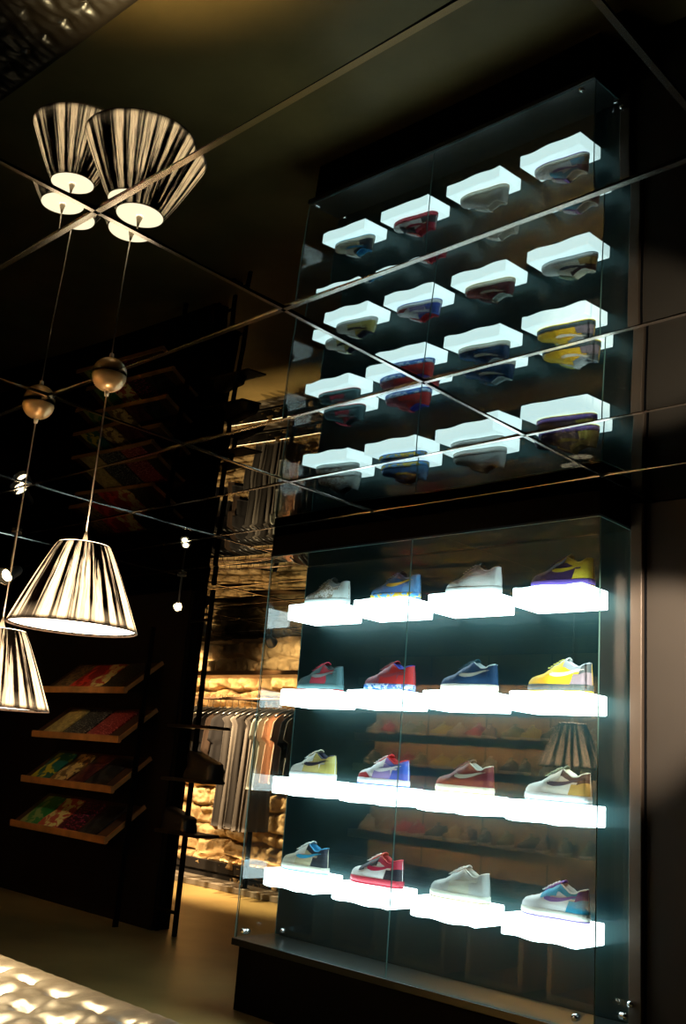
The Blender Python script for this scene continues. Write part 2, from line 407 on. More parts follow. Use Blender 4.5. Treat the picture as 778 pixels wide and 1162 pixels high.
def sneaker(cfg, label, loc, rz=0):
    """cfg: up toe quarter heel tab eye logo mid out lin lace tongue"""
    g = lambda k, d: cfg.get(k, cfg.get(d, (.8,.8,.8)) if isinstance(d, str) else d)
    def M(c):
        return smat(*c) if isinstance(c[0], tuple) else smat(c)
    t = thing('sneaker', label, 'sneaker', loc, rz, 'sneakers on the lit boxes')
    up = g('up', (.8,.8,.8))
    def PP(c, off, name, col, **kw):
        for sg in (-1, 1): P(patch(c, off, sides=(sg,), **kw), name, col)
    def P(mb, name, col, lab=None, **kw):
        o = mb.build(name, M(col), t, loc=(-L/2, 0, 0), smooth=True, **kw)
        if lab: o['label'] = lab
        return o
    P(sole_mb(0, .007, .0030), 'outsole', g('out', 'mid'))
    P(sole_mb(.0065, .033, .0028), 'midsole', g('mid', (.85,.87,.85)))
    P(upper_mb(), 'upper', up, weld=True)
    # toe cap band around the front
    PP([(.0, .0), (.108, .0), (.070, .62), (.0, .62)], .0016, 'toe_overlay', g('toe', 'up'))
    PP([(.108, .0), (.216, .0), (.205, .80), (.118, .55)], .0010, 'quarter', g('quarter', 'up'))
    PP([(.206, .0), (L-.0006, .0), (L-.0006, .62), (.222, .62)], .0022, 'heel_overlay', g('heel', 'up'), nu=18)
    PP([(.244, .60), (L-.0006, .60), (L-.0006, 1), (.258, 1)], .0030, 'heel_tab', g('tab', 'heel'), nu=12)
    PP([(.098, .66), (.168, .58), (.178, .985), (.100, .93)], .0030, 'eyestay', g('eye', 'up'), nu=14)
    PP([(.160, .74), (.262, .72), (.262, 1), (.170, 1)], .0012, 'collar', g('collar', 'lin'), nu=22)
    # lining: falls inside from the collar's edge
    mb = MB()
    for sg in (-1, 1):
        mb = MB()
        def fn(u, v):
            x = .158+(.281-.158)*u; o_ = interp(OT, x); h_ = interp(HT, x)
            return Vector((x, sg*max(o_-.0008-.004*v, 0)+sg*.0, ZS+h_+.0015*math.sin(math.pi*min(1, v*4))-.055*v))
        mb.grid(fn, 26, 6)
        P(mb, 'lining', g('lin', (.8,.8,.8)), solid=.0015)
    mb = MB()
    mb.add([(.15, -.022, ZS+.012), (.275, -.022, ZS+.014), (.275, .022, ZS+.014), (.15, .022, ZS+.012)], [(0, 1, 2, 3)])
    P(mb, 'insole', g('insole', (.12,.12,.13)), solid=.004)
    # rolled collar edge
    pts = []
    for sg, rng in ((-1, range(0, 17)), (1, range(16, -1, -1))):
        for i in rng:
            x = .160+(.2805-.160)*i/16; pts.append((x, sg*(interp(OT, x)+.0012), ZS+interp(HT, x)+.0005))
    P(MB().tube(pts, .0032, 6), 'collar_edge', g('rim', 'lin'))
    # tongue
    mb = MB()
    def fn(u, v):
        x = .105+.078*v; h_ = interp(HT, min(x, .176)); ww = .015+.008*v
        z = ZS+h_+.0045+(.009*max(0, (v-.75)/.25)); x += .006*max(0, (v-.75)/.25)
        return Vector((x, (u-.5)*2*ww, z-.009*(2*(u-.5))**2))
    mb.grid(fn, 9, 12)
    P(mb, 'tongue', g('tongue', 'lin'), solid=.005)
    # laces
    mb = MB()
    for i in range(6):
        x = .100+.0125*i; h_ = interp(HT, x); s_ = .016
        a = [(x-.002+.004*((q % 2)), y, ZS+h_+.0105-.35*abs(y)**1.0*.55) for q, y in enumerate((-.019, -.012, 0, .012, .019))]
        mb.tube(a, .0026, 6)
    P(mb, 'laces', g('lace', (.85,.87,.85)))
    for sg in (-1, 1): P(swoosh_mb(sg), 'side_logo', g('logo', 'up'))
    return t
W = (.78,.82,.80); CR = (.75,.72,.58); BK = (.012,.013,.016); GY = (.45,.47,.46)
NAVY = (.015,.035,.10); RED = (.55,.03,.03)
CFG = [
 [dict(up=(W,.45,('noise',(.30,.27,.20),55)), toe=(W,.45,('noise',(.42,.40,.32),55)), quarter=(W,.45,('noise',(.25,.22,.16),60)), heel=(.62,.72,.70), mid=(.72,.80,.78), lin=(.30,.38,.42), logo=(W,.45,('noise',(.30,.27,.20),55)), lace=(.6,.66,.64)),
  dict(up=(.06,.20,.50), toe=(.08,.25,.55), quarter=(.05,.18,.48), heel=(.10,.30,.60), mid=((.80,.58,.05),.45,('swirl',(.10,.35,.75))), out=(.1,.3,.7), logo=(.75,.55,.08), lin=(.04,.10,.20), lace=(.10,.28,.60)),
  dict(up=(.74,.80,.78), mid=(.80,.85,.83), lin=(.55,.62,.62), logo=(.80,.85,.84)),
  dict(up=(.05,.03,.09), toe=(.035,.02,.07), quarter=(.04,.02,.08), heel=(.60,.48,.04), tab=(.60,.48,.04), eye=(.03,.02,.06), mid=(.16,.10,.50), out=(.85,.65,.06), logo=(.60,.47,.03), lin=(.55,.45,.05), collar=(.60,.48,.04), lace=(.05,.03,.10))],
 [dict(up=(.07,.15,.17), toe=(.10,.18,.20), quarter=(.45,.05,.08), heel=(.06,.15,.17), mid=(.10,.22,.24), out=(.60,.08,.08), logo=(.28,.36,.38), lin=(.02,.04,.05), collar=(.40,.05,.08), tongue=(.65,.05,.10), lace=(.50,.05,.09), eye=(.08,.17,.19)),
  dict(up=((.35,.07,.09),.45,('noise',(.22,.08,.12),40)), toe=((.36,.08,.10),.45,('noise',(.20,.10,.14),40)), quarter=(.50,.03,.03), heel=(.62,.04,.04), mid=((.04,.18,.58),.4,('swirl',(.45,.60,.80))), out=(.03,.14,.5), logo=(.30,.05,.07), lin=(.03,.05,.45), collar=(.50,.03,.03), tongue=(.5,.03,.05), lace=(.28,.06,.08)),
  dict(up=(.015,.065,.16), toe=(.015,.06,.15), quarter=(.015,.07,.17), heel=(.012,.055,.14), mid=(.85,.85,.76), out=(.80,.80,.66), logo=(.55,.55,.46), lin=(.55,.70,.72), collar=(.015,.065,.16), tongue=(.02,.12,.16), lace=(.02,.09,.16)),
  dict(up=(.62,.45,.03), toe=(.68,.45,.05), quarter=(.78,.50,.03), heel=(.22,.20,.26), tab=(.05,.08,.10), eye=(.60,.45,.05), mid=(.05,.085,.10), out=(.85,.68,.03), logo=(.70,.72,.66), lin=(.30,.42,.52), collar=(.22,.30,.38), tongue=(.35,.48,.55), lace=(.35,.42,.10))],
 [dict(up=(.75,.80,.74), toe=(.78,.80,.74), quarter=(.58,.50,.18), heel=(.50,.44,.12), tab=(.55,.50,.16), mid=(.80,.84,.82), logo=(.03,.03,.05), lin=(.025,.03,.06), collar=(.50,.44,.14), tongue=(.70,.70,.50), lace=(.75,.78,.74)),
  dict(up=(.80,.83,.86), toe=(.45,.04,.05), quarter=(.30,.26,.60), heel=(.05,.12,.55), tab=(.05,.13,.58), eye=(.78,.82,.85), mid=(.82,.85,.90), out=(.08,.18,.60), logo=(.85,.88,.92), lin=(.55,.03,.05), collar=(.05,.13,.55), tongue=(.55,.04,.06), lace=(.80,.82,.85)),
  dict(up=(.17,.04,.035), toe=(.25,.055,.045), quarter=(.17,.035,.035), heel=(.14,.025,.035), mid=(.86,.80,.62), out=(.82,.62,.35), logo=(.55,.52,.40), lin=(.62,.72,.66), collar=(.15,.03,.04), tongue=(.10,.10,.09), lace=(.12,.03,.04)),
  dict(up=(.78,.82,.76), toe=(.80,.82,.78), quarter=(.74,.76,.66), heel=(.55,.36,.10), tab=(.06,.035,.03), eye=(.55,.58,.50), mid=(.82,.86,.84), out=(.40,.50,.58), logo=(.05,.06,.10), lin=(.62,.72,.66), collar=(.05,.035,.04), tongue=(.10,.16,.12), lace=(.25,.40,.30))],
 [dict(up=(.62,.60,.46), toe=(.60,.60,.48), quarter=(.50,.46,.30), heel=(.02,.03,.04), tab=(.02,.03,.05), eye=(.70,.72,.66), mid=(.74,.76,.64), out=(.25,.55,.75), logo=(.03,.38,.68), lin=(.05,.35,.65), collar=(.02,.03,.05), tongue=(.66,.70,.66), lace=(.62,.68,.66)),
  dict(up=(.80,.82,.80), toe=(.80,.82,.80), quarter=(.80,.82,.82), heel=(.02,.02,.03), tab=(.50,.04,.08), eye=(.03,.03,.04), mid=(.55,.05,.08), out=(.50,.03,.06), logo=(.45,.02,.07), lin=(.50,.03,.06), collar=(.48,.04,.08), tongue=(.55,.08,.08), lace=(.80,.82,.80), patch=(.02,.02,.03)),
  dict(up=(.46,.50,.48), toe=(.42,.46,.45), quarter=(.50,.52,.42), heel=(.42,.46,.44), mid=(.72,.74,.62), out=(.72,.55,.38), logo=(.52,.54,.46), lin=(.66,.68,.60), collar=(.55,.58,.54), tongue=(.60,.63,.58), lace=(.55,.58,.54)),
  dict(up=(.78,.80,.80), toe=(.80,.82,.84), quarter=(.76,.80,.80), heel=(.02,.32,.52), tab=(.13,.05,.24), eye=(.02,.35,.55), mid=(.80,.80,.70), out=(.32,.22,.58), logo=(.10,.06,.36), lin=(.72,.70,.62), collar=(.02,.33,.52), tongue=(.16,.06,.30), lace=(.78,.80,.82))]]
DESC = [
 ['pale grey low sneaker with brown doodle print', 'sky blue sneaker with yellow swirled sole', 'plain white low sneaker', 'dark purple sneaker with yellow heel and violet sole'],
 ['slate teal sneaker with crimson side and pink outsole', 'red and mauve sneaker with blue swirled sole', 'navy blue sneaker with cream sole and stripe', 'yellow sneaker with grey heel and white side stripe'],
 ['white sneaker with gold heel and black side stripe', 'white sneaker with red toe and blue heel', 'brick red sneaker with cream sole and stripe', 'white sneaker with tan heel and dark brown collar'],
 ['cream sneaker with sky blue side stripe and black heel', 'white, black and red sneaker on a red sole', 'plain light grey sneaker with cream sole', 'white sneaker with turquoise and purple heel']]
POS = ['left end of', 'second from the left in', 'third from the left in', 'right end of']
for r in range(4):
    for c in range(4):
        lb = light_box(r*4+c).build('light_box', M_box, loc=(BX[c], BY+.008, BZ[r]))
        tag(lb, 'glowing white light box under the %s' % DESC[r][c], 'light box', 'light boxes in the glass case')
        t = sneaker(CFG[r][c], '%s, in the %s' % (DESC[r][c], ROWN[r]), (BX[c]+.185, BY+.105, BZ[r]+BT+.0015), rz=math.radians(3))
        if 'patch' in CFG[r][c]:
            o = patch([(.066, .58), (.100, .55), (.100, 1), (.070, 1)], .0032).build('vamp_patch', smat(CFG[r][c]['patch']), t, loc=(-L/2, 0, 0), smooth=True)
            o['label'] = 'black patch over the toe'

# ------------------------------------------------------------------ pendant lamps
def shade_mat():
    mm = bpy.data.materials.new('thread_shade'); mm.use_nodes = True; n, l = nt(mm); n.clear()
    tc = n.new('ShaderNodeTexCoord'); sx = n.new('ShaderNodeSeparateXYZ'); l.new(tc.outputs['Object'], sx.inputs[0])
    at = n.new('ShaderNodeMath'); at.operation = 'ARCTAN2'; l.new(sx.outputs[1], at.inputs[0]); l.new(sx.outputs[0], at.inputs[1])
    def nz(sa, sz, det, lo, hi, seed):
        cb = n.new('ShaderNodeCombineXYZ')
        a = n.new('ShaderNodeMath'); a.operation = 'MULTIPLY'; a.inputs[1].default_value = sa; l.new(at.outputs[0], a.inputs[0])
        z = n.new('ShaderNodeMath'); z.operation = 'MULTIPLY'; z.inputs[1].default_value = sz; l.new(sx.outputs[2], z.inputs[0])
        l.new(a.outputs[0], cb.inputs[0]); l.new(z.outputs[0], cb.inputs[1]); cb.inputs[2].default_value = seed
        t = n.new('ShaderNodeTexNoise'); t.inputs['Scale'].default_value = 1; t.inputs['Detail'].default_value = det; l.new(cb.outputs[0], t.inputs['Vector'])
        r = n.new('ShaderNodeMapRange'); r.inputs[1].default_value = lo; r.inputs[2].default_value = hi; l.new(t.outputs[0], r.inputs[0]); return r
    big = nz(7.5, 1.2, 3, .42, .58, 1.3); fine = nz(70, 16, 4, .42, .60, 5.1)
    mul = n.new('ShaderNodeMath'); mul.operation = 'MULTIPLY'; l.new(big.outputs[0], mul.inputs[0]); l.new(fine.outputs[0], mul.inputs[1])
    ad = n.new('ShaderNodeMath'); ad.operation = 'MULTIPLY_ADD'; ad.inputs[1].default_value = .55; l.new(big.outputs[0], ad.inputs[0]); l.new(mul.outputs[0], ad.inputs[2])
    dens = n.new('ShaderNodeMapRange'); dens.inputs[1].default_value = 0; dens.inputs[2].default_value = .255; dens.inputs[3].default_value = .14; dens.inputs[4].default_value = -.5; l.new(sx.outputs[2], dens.inputs[0])
    ad2 = n.new('ShaderNodeMath'); ad2.operation = 'ADD'; ad2.use_clamp = True; l.new(ad.outputs[0], ad2.inputs[0]); l.new(dens.outputs[0], ad2.inputs[1]); ad = ad2
    tr = n.new('ShaderNodeBsdfTranslucent'); tr.inputs[0].default_value = (.86,.76,.62,1)
    df = n.new('ShaderNodeBsdfDiffuse'); df.inputs[0].default_value = (.20,.14,.09,1)
    m1 = n.new('ShaderNodeMixShader'); m1.inputs[0].default_value = .35; l.new(tr.outputs[0], m1.inputs[1]); l.new(df.outputs[0], m1.inputs[2])
    dk = n.new('ShaderNodeBsdfDiffuse'); dk.inputs[0].default_value = (.012,.008,.006,1)
    m2 = n.new('ShaderNodeMixShader'); l.new(ad.outputs[0], m2.inputs[0]); l.new(dk.outputs[0], m2.inputs[1]); l.new(m1.outputs[0], m2.inputs[2])
    o = n.new('ShaderNodeOutputMaterial'); l.new(m2.outputs[0], o.inputs[0]); return mm
M_shade = shade_mat()
M_diff = mat('lamp_diffuser', (.9,.85,.75), .6, emit=(1,.84,.62), es=7)
M_cord = mat('clear_cord', (.75,.62,.48), .4)
M_ball = mat('pearl_canopy', (.62,.38,.17), .25, .4)
WARM = (1, .74, .42)
BULB = (1, .88, .72)
def pendant(x, y, zrim, label):
    t = thing('pendant_lamp', label, 'pendant lamp', (x, y, zrim), 0, 'pendant lamps with black thread shades')
    RB, RT, HS = .195, .082, .255
    prof = [(RT+(RB-RT)*((1-v)**.92), HS*v) for v in [i/10 for i in range(11)]]
    mb = MB(); mb.lathe(prof, 96)
    mb.build('lamp_shade', M_shade, t, smooth=True, solid=.002)
    r2 = MB(); r2.tube([(RT*math.cos(a), RT*math.sin(a), HS) for a in [2*math.pi*i/48 for i in range(48)]], .002, 6, True)
    r2.build('wire_ring', mat('shade_wire', (.10,.05,.025), .5), t, smooth=True)
    rim = MB(); rim.tube([(RB*math.cos(a), RB*math.sin(a), 0) for a in [2*math.pi*i/64 for i in range(64)]], .0022, 6, True)
    rim.build('wire_rim', mat('shade_wire', (.10,.05,.025), .5), t, smooth=True)
    MB().lathe([(.0, .006), (RB-.006, .006), (RB-.006, .009), (0, .009)], 64).build('bottom_diffuser', M_diff, t)
    MB().lathe([(.012, HS+.000), (RT-.001, HS+.000), (RT-.001, HS+.003), (.012, HS+.003)], 48).build('top_diffuser', mat('lamp_top_diffuser', (.9,.85,.75), .6, emit=(1,.80,.52), es=9.0), t)
    MB().lathe([(0, HS+.002), (.011, HS+.002), (.011, HS+.012), (.006, HS+.03), (.0035, HS+.045), (0, HS+.045)], 20).build('lamp_holder', mat('lamp_holder', (.7,.55,.4), .4), t, smooth=True)
    top = H-zrim
    MB().tube([(0, 0, HS+.04), (0, 0, top-.055)], .0022, 8).build('cord', M_cord, t, smooth=True)
    RC = .056
    prof = [(RC*math.sin(a), -RC*math.cos(a)) for a in [math.pi/2*i/12 for i in range(13)]]
    MB().lathe([(0, -RC)]+prof[1:]+[(RC, .0), (0, .0)], 40, c=(0, 0, top-.0065)).build('ceiling_canopy', M_ball, t, smooth=True)
    MB().lathe([(0, -.012), (.0065, -.012), (.008, 0), (.008, .006), (0, .006)], 16, c=(0, 0, top-RC-.010)).build('cord_grip', mat('cord_grip', (.8,.7,.55), .4), t, smooth=True)
    spot('down_light', (0, 0, -.004), (0, 0, -1), 820, (1, .74, .38), 88, 1.0, .10, t)
    d = bpy.data.lights.new('bulb', 'POINT'); d.energy = 165; d.color = BULB; d.shadow_soft_size = .035
    o = bpy.data.objects.new('bulb', d); C.objects.link(o); o.location = (0, 0, .095); o.parent = t
    return t
pendant(-2.665, 1.600, 1.170+.345, 'pendant lamp with striped black thread shade, nearer and higher of the pair')
pendant(-3.135, 1.615, 1.170+.100, 'pendant lamp with striped black thread shade, lower one cut by the left edge')

# ------------------------------------------------------------------ tufted bench
def bench():
    x0, x1, y0, y1, zt = -5.45, -1.45, 1.06, 1.74, .52
    t = thing('tufted_bench', 'long glossy tufted bench seat below the pendant lamps', 'bench', ((x0+x1)/2, (y0+y1)/2, 0))
    cx, cy = t.location.x, t.location.y
    mb = MB(); NX, NY = 260, 56
    def top(u, v):
        x = x0+(x1-x0)*u; y = y0+(y1-y0)*v
        e = min(x-x0, x1-x, y-y0, y1-y); edge = -.035*max(0, 1-e/.035)**2
        px, py = .17, .155
        k_ = round((y-y0-.08)/py); ox = (k_ % 2)*px/2
        dx = (x-ox)-px*round((x-ox)/px); dy = y-(y0+.08+k_*py); d = math.hypot(dx, dy); fl = min(1, max(0, (e-.012)/.075))
        a = math.atan2(dy, dx)
        z = zt+edge*.5+.006+fl*(.008-.030*math.exp(-(d/.020)**2)-.012*math.exp(-(d/.055)**2)*(1+.6*math.cos(a*4+dx*30))+.006*noise.noise(Vector((x*14, y*14, 0)))+.0035*math.sin(x*95+y*30+4*noise.noise(Vector((x*5, y*5, 2)))))
        return (x-cx, y-cy, z)
    mb.grid(top, NX, NY)
    mb.build('seat_top', mat('black_patent_upholstery', (.009,.006,.003), .36, spec=1.0, bump=.25, bscale=14), t, smooth=True)
    b = MB(); b.box(x0-cx+.003, x1-cx-.003, y0-cy+.003, y1-cy-.003, zt-.10, zt-.022)
    b.build('seat_cushion', mat('black_patent_upholstery', (.05,.035,.022)), t, bevel=.012)
    b = MB(); b.tube([(x0-cx, y1-cy, zt-.02), (x1-cx, y1-cy, zt-.02)], .006, 8); b.tube([(x0-cx, y0-cy, zt-.02), (x1-cx, y0-cy, zt-.02)], .006, 8)
    b.build('piping', mat('black_patent_upholstery', (.05,.035,.022)), t, smooth=True)
    fr = MB(); yb0, yb1 = y0+.05-cy, y1-.03-cy; w_ = .03
    fr.box(x0-cx, x1-cx, yb0, yb0+.02, 0, zt-.10)
    xx = x0
    while xx < x1-.1:
        fr.box(xx-cx, xx+w_-cx, yb0+.02, yb1, 0, zt-.10); fr.box(xx+.37-cx, xx+.37+w_-cx, yb0+.02, yb1, 0, zt-.10)
        fr.box(xx+w_-cx, xx+.37-cx, yb0+.02, yb1, 0, w_); xx += .56
    fr.box(x0-cx, x1-cx, yb0, yb1, zt-.13, zt-.101)
    fr.build('cubby_frame', mat('pale_cubby_wood', (.62,.36,.16), .5), t)
bench()

# ------------------------------------------------------------------ slanted trays and magazines
def cover_mat(name, base, second, scale, third=None, kind='blob'):
    K = 1.7 if name.startswith('cover') else 1.0
    base = tuple(min(.85, q*K) for q in base); second = tuple(min(.85, q*K) for q in second)
    mm = mat(name, base, .35, spec=.5)
    n, l = nt(mm); b = n['Principled BSDF']; tc = n.new('ShaderNodeTexCoord')
    mp = n.new('ShaderNodeMapping'); l.new(tc.outputs['Object'], mp.inputs[0])
    if kind == 'script': mp.inputs['Scale'].default_value = (1, 3.5, 1)
    t = n.new('ShaderNodeTexNoise'); t.inputs['Scale'].default_value = scale; t.inputs['Detail'].default_value = 2; t.inputs['Distortion'].default_value = 1.0
    l.new(mp.outputs[0], t.inputs['Vector'])
    r = n.new('ShaderNodeValToRGB'); e = r.color_ramp; p = .60 if kind == 'script' else .5
    e.elements[0].position = p-.02; e.elements[1].position = p+.02; e.elements[0].color = (*base, 1); e.elements[1].color = (*second, 1)
    if third:
        q = e.elements.new(.64); q.color = (*third, 1)
    l.new(t.outputs[0], r.inputs[0]); l.new(r.outputs[0], b.inputs['Base Color']); return mm
def magazine_mb(w_, h_, th, curl, fold):
    # lies in local x (width) / y (height up the slope), z up
    mb = MB(); nu, nv = 7, 12
    def z(u, v): return curl*math.sin(u*math.pi)*.6+curl*(v**2)*.5+(fold*math.sin(v*7) if fold else 0)
    for s_, off in ((1, th), (0, 0)):
        pass
    top = [((u/(nu-1)-.5)*w_, v/(nv-1)*h_, th+z(u/(nu-1), v/(nv-1))) for v in range(nv) for u in range(nu)]
    bot = [(x, y, zz-th) for x, y, zz in top]
    N = nu*nv; fs = []
    for v in range(nv-1):
        for u in range(nu-1):
            a = v*nu+u; fs.append((a, a+1, a+nu+1, a+nu)); fs.append((N+a, N+a+nu, N+a+nu+1, N+a+1))
    per = [u for u in range(nu)]+[v*nu+nu-1 for v in range(1, nv)]+[(nv-1)*nu+u for u in range(nu-2, -1, -1)]+[v*nu for v in range(nv-2, 0, -1)]
    for i in range(len(per)):
        a, b = per[i], per[(i+1) % len(per)]; fs.append((a, N+a, N+b, b))
    mb.add(top+bot, fs); return mb
SL = math.radians(38)
def tray(x0, x1, yfront, zlip, sgn=1, label='', wood=M_wood, depth=.36, group='slanted wooden trays'):
    """sgn=1: front lip faces -Y (wall behind at +Y)"""
    t = thing('magazine_tray', label, 'display tray', ((x0+x1)/2, yfront, zlip), 0 if sgn > 0 else math.pi, group)
    hw = (x1-x0)/2; c, s = math.cos(SL), math.sin(SL)
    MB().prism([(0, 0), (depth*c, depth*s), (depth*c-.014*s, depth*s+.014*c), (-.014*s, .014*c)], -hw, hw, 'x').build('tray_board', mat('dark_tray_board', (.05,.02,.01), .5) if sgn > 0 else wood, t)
    MB().prism([(-.018, -.012), (.0, -.012), (.012, .0), (-.012, .038), (-.022, .034)], -hw, hw, 'x').build('front_lip', wood, t, bevel=.002)
    e = MB()
    e.prism([(.0, .0), (depth*c, depth*s), (depth*c-.03*s, depth*s+.03*c), (-.03*s, .03*c)], hw-.012, hw+.002, 'x')
    e.build('side_edge', wood, t)
    return t
COV = [
 [('tan patterned', (.20,.13,.05), (.05,.03,.02), 30, 'blob'), ('dark red', (.16,.012,.010), (.42,.03,.02), 9, 'blob'), ('cream and red', (.42,.34,.13), (.30,.03,.02), 14, 'blob'), ('black covered', (.01,.01,.01), (.12,.10,.07), 40, 'script')],
 [('yellow tan', (.42,.33,.12), (.30,.22,.08), 20, 'blob'), ('black with white script', (.008,.008,.010), (.35,.35,.30), 45, 'script'), ('wine red with pink lettering', (.13,.008,.010), (.50,.20,.18), 40, 'script')],
 [('teal and yellow', (.01,.08,.07), (.35,.30,.02), 9, 'blob'), ('cream and brown', (.48,.36,.14), (.12,.07,.03), 14, 'blob'), ('dark plum', (.035,.008,.012), (.07,.02,.02), 20, 'blob'), ('black', (.007,.007,.007), (.02,.02,.02), 10, 'blob')],
 [('green', (.015,.14,.04), (.16,.22,.08), 9, 'blob'), ('cream lettered', (.55,.47,.20), (.35,.06,.04), 16, 'blob'), ('black with pink lettering', (.012,.006,.008), (.45,.05,.12), 34, 'script'), ('plain black', (.006,.006,.006), (.02,.02,.02), 10, 'blob')]]
c_, s_ = math.cos(SL), math.sin(SL)
TN = ['top tray', 'second tray', 'third tray', 'bottom tray']
for i, z in enumerate((1.565, 1.222, .880, .545)):
    x0, x1 = (-7.10-.06*i, -5.985)
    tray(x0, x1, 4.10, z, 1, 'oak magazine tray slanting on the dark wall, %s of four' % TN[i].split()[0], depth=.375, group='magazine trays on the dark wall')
    n = len(COV[i]); rnd = random.Random(20+i)
    for j, (nm, c1, c2, sc, kd) in enumerate(COV[i]):
        w_ = .245 if n == 4 else .29
        xc = x0+.20+j*(x1-x0-.30)/(n-.25)+.02
        fold = .006 if 'cream' in nm else 0
        o = magazine_mb(w_, .31, .012, .012, fold).build('magazine', cover_mat('cover_%d_%d' % (i, j), c1, c2, sc, None, kd), loc=(xc, 4.10-.014*s_+.016, z+.014*c_+.006), rot=(SL, 0, rnd.uniform(-.12, .06)), smooth=False)
        tag(o, '%s magazine lying on the %s of the left rack' % (nm, TN[i]), 'magazine', 'magazines on the left rack')
up = MB().box(-5.97, -5.955, 4.22, 4.26, .0, 2.05).build('rack_upright', M_black); tag(up, 'slim black upright beside the magazine trays', 'upright')

# ------------------------------------------------------------------ dark metal stand by the partition
def stand():
    t = thing('display_stand', 'slim black metal stand with shelves at the end of the dark partition', 'display stand', (-5.53, 4.41, 0))
    for dx, dy in ((0, 0), (-.225, .02)):
        MB().box(dx-.014, dx+.014, dy-.014, dy+.014, 0, H-.02).build('pole', M_black, t, bevel=.002)
    for z in (1.36, 1.00, .655):
        MB().box(-.22, .235, -.10, .10, z-.012, z+.008).build('shelf', mat('stand_shelf', (.03,.018,.010), .4), t, bevel=.002)
    MB().box(-.22, .0, -.01, .01, .135, .155).build('stretcher', M_black, t)
    MB().box(-.22, .0, -.01, .01, 2.10, 2.12).build('stretcher', M_black, t)
stand()
def bag(x, y, z, w_, d_, h_, label, seed):
    t = thing('handbag', label, 'bag', (x, y, z))
    mb = MB(); n = 26; rows = 9; vs = []
    for j in range(rows):
        v = j/(rows-1); k_ = 1-.28*v**2
        for i in range(n):
            a = 2*math.pi*i/n; e = .45
            cx = math.copysign(abs(math.cos(a))**e, math.cos(a)); sy = math.copysign(abs(math.sin(a))**e, math.sin(a))
            q = 1+.12*noise.noise(Vector((cx*2+seed, sy*2, v*3)))
            vs.append((cx*w_/2*q*(1-.08*v), sy*d_/2*q*k_, v*h_*(1-.42*(cx*.5+.5)*v)))
    fs = [(j*n+i, j*n+(i+1) % n, (j+1)*n+(i+1) % n, (j+1)*n+i) for j in range(rows-1) for i in range(n)]+[tuple(range(n-1, -1, -1)), tuple((rows-1)*n+i for i in range(n))]
    mb.add(vs, fs); mb.build('bag_body', mat('black_leather', (.010,.009,.009), .5), t, smooth=True)
    MB().tube([(w_*.3*math.cos(math.pi*i/12), 0, h_*.55+h_*.12*math.sin(math.pi*i/12)) for i in range(13)], .005, 6).build('handle', mat('black_leather', (.010,.009,.009)), t, smooth=True)
bag(-5.40, 4.41, 1.008, .30, .16, .19, 'black bag on the middle shelf of the black stand', 1)
bag(-5.57, 4.38, .663, .28, .16, .15, 'black bag on the lowest shelf of the black stand', 4)

# ------------------------------------------------------------------ clothes rail
RX0, RX1, RY, RZ = -8.75, -5.9, 6.02, 1.70
t = thing('clothes_rail', 'dark metal clothes rail standing before the stone wall', 'clothes rail', ((RX0+RX1)/2, RY, 0))
cx = t.location.x
MB().tube([(RX0-cx, 0, RZ), (RX1-cx, 0, RZ)], .014, 10).build('rail', mat('rail_bronze', (.20,.11,.06), .3, .7), t, smooth=True)
for x in (RX0+.05, -6.98, RX1-.05):
    MB().box(x-cx-.016, x-cx+.016, .264, .296, .052, RZ+.012).build('leg', M_black, t)
    MB().box(x-cx-.012, x-cx+.012, .0, .264, RZ-.012, RZ+.012).build('arm', M_black, t)
    MB().box(x-cx-.03, x-cx+.03, .25, .31, .050, .056).build('foot', M_black, t)
MB().box(RX0-cx, RX1-cx, -.012+.28, .012+.28, .12, .140).build('lower_bar', M_black, t)
area('wall_strip_light', (-7.3, 6.40, 1.935), 2.9, .03, 20, (1, .68, .34), rot=(math.radians(25), 0, 0))
area('skirting_fill_light', (-7.3, 6.505, .215), 2.9, .02, 6, (1, .70, .36), rot=(math.radians(168), 0, 0))  # added fill light without a fixture, brightens only the lower stone
sh = MB().box(RX0-.2, RX1, 6.24, 6.52, 1.945, 1.985).build('wall_shelf', mat('long_shelf', (.17,.08,.03), .45), bevel=.003)
tag(sh, 'long brown shelf on the stone wall above the clothes', 'shelf')

def garment_mb(width, length, th, sleeve, seed):
    """hangs in the local YZ plane, top (neck) at z=0"""
    mb = MB(); n = 36; rows = 26; vs = []
    for j in range(rows):
        v = j/(rows-1); z = -length*v
        if v*length < .09: hw = .055+(width/2-.055)*(v*length/.09)**.7
        elif v*length < .09+sleeve: hw = width/2+.03*((v*length-.09)/max(sleeve, .01))
        else: hw = width/2-.05+.05*v
        for i in range(n):
            a = 2*math.pi*i/n
            fo = 1+.45*noise.noise(Vector((math.cos(a)*1.8+seed*3.1, math.sin(a)*1.8, z*1.1+seed)))+.6*math.sin(a*9+seed*2)*min(1, v*3)
            x = math.sin(a)*th*fo*(.5+.5*v); y = math.cos(a)*hw*(1+.06*noise.noise(Vector((seed, a, z*3))))
            vs.append((x, y, z+.012*noise.noise(Vector((a*2, seed, 0)))*v))
    fs = [(j*n+i, j*n+(i+1) % n, (j+1)*n+(i+1) % n, (j+1)*n+i) for j in range(rows-1) for i in range(n)]+[tuple(range(n)), tuple((rows-1)*n+i for i in range(n-1, -1, -1))]
    mb.add(vs, fs); return mb
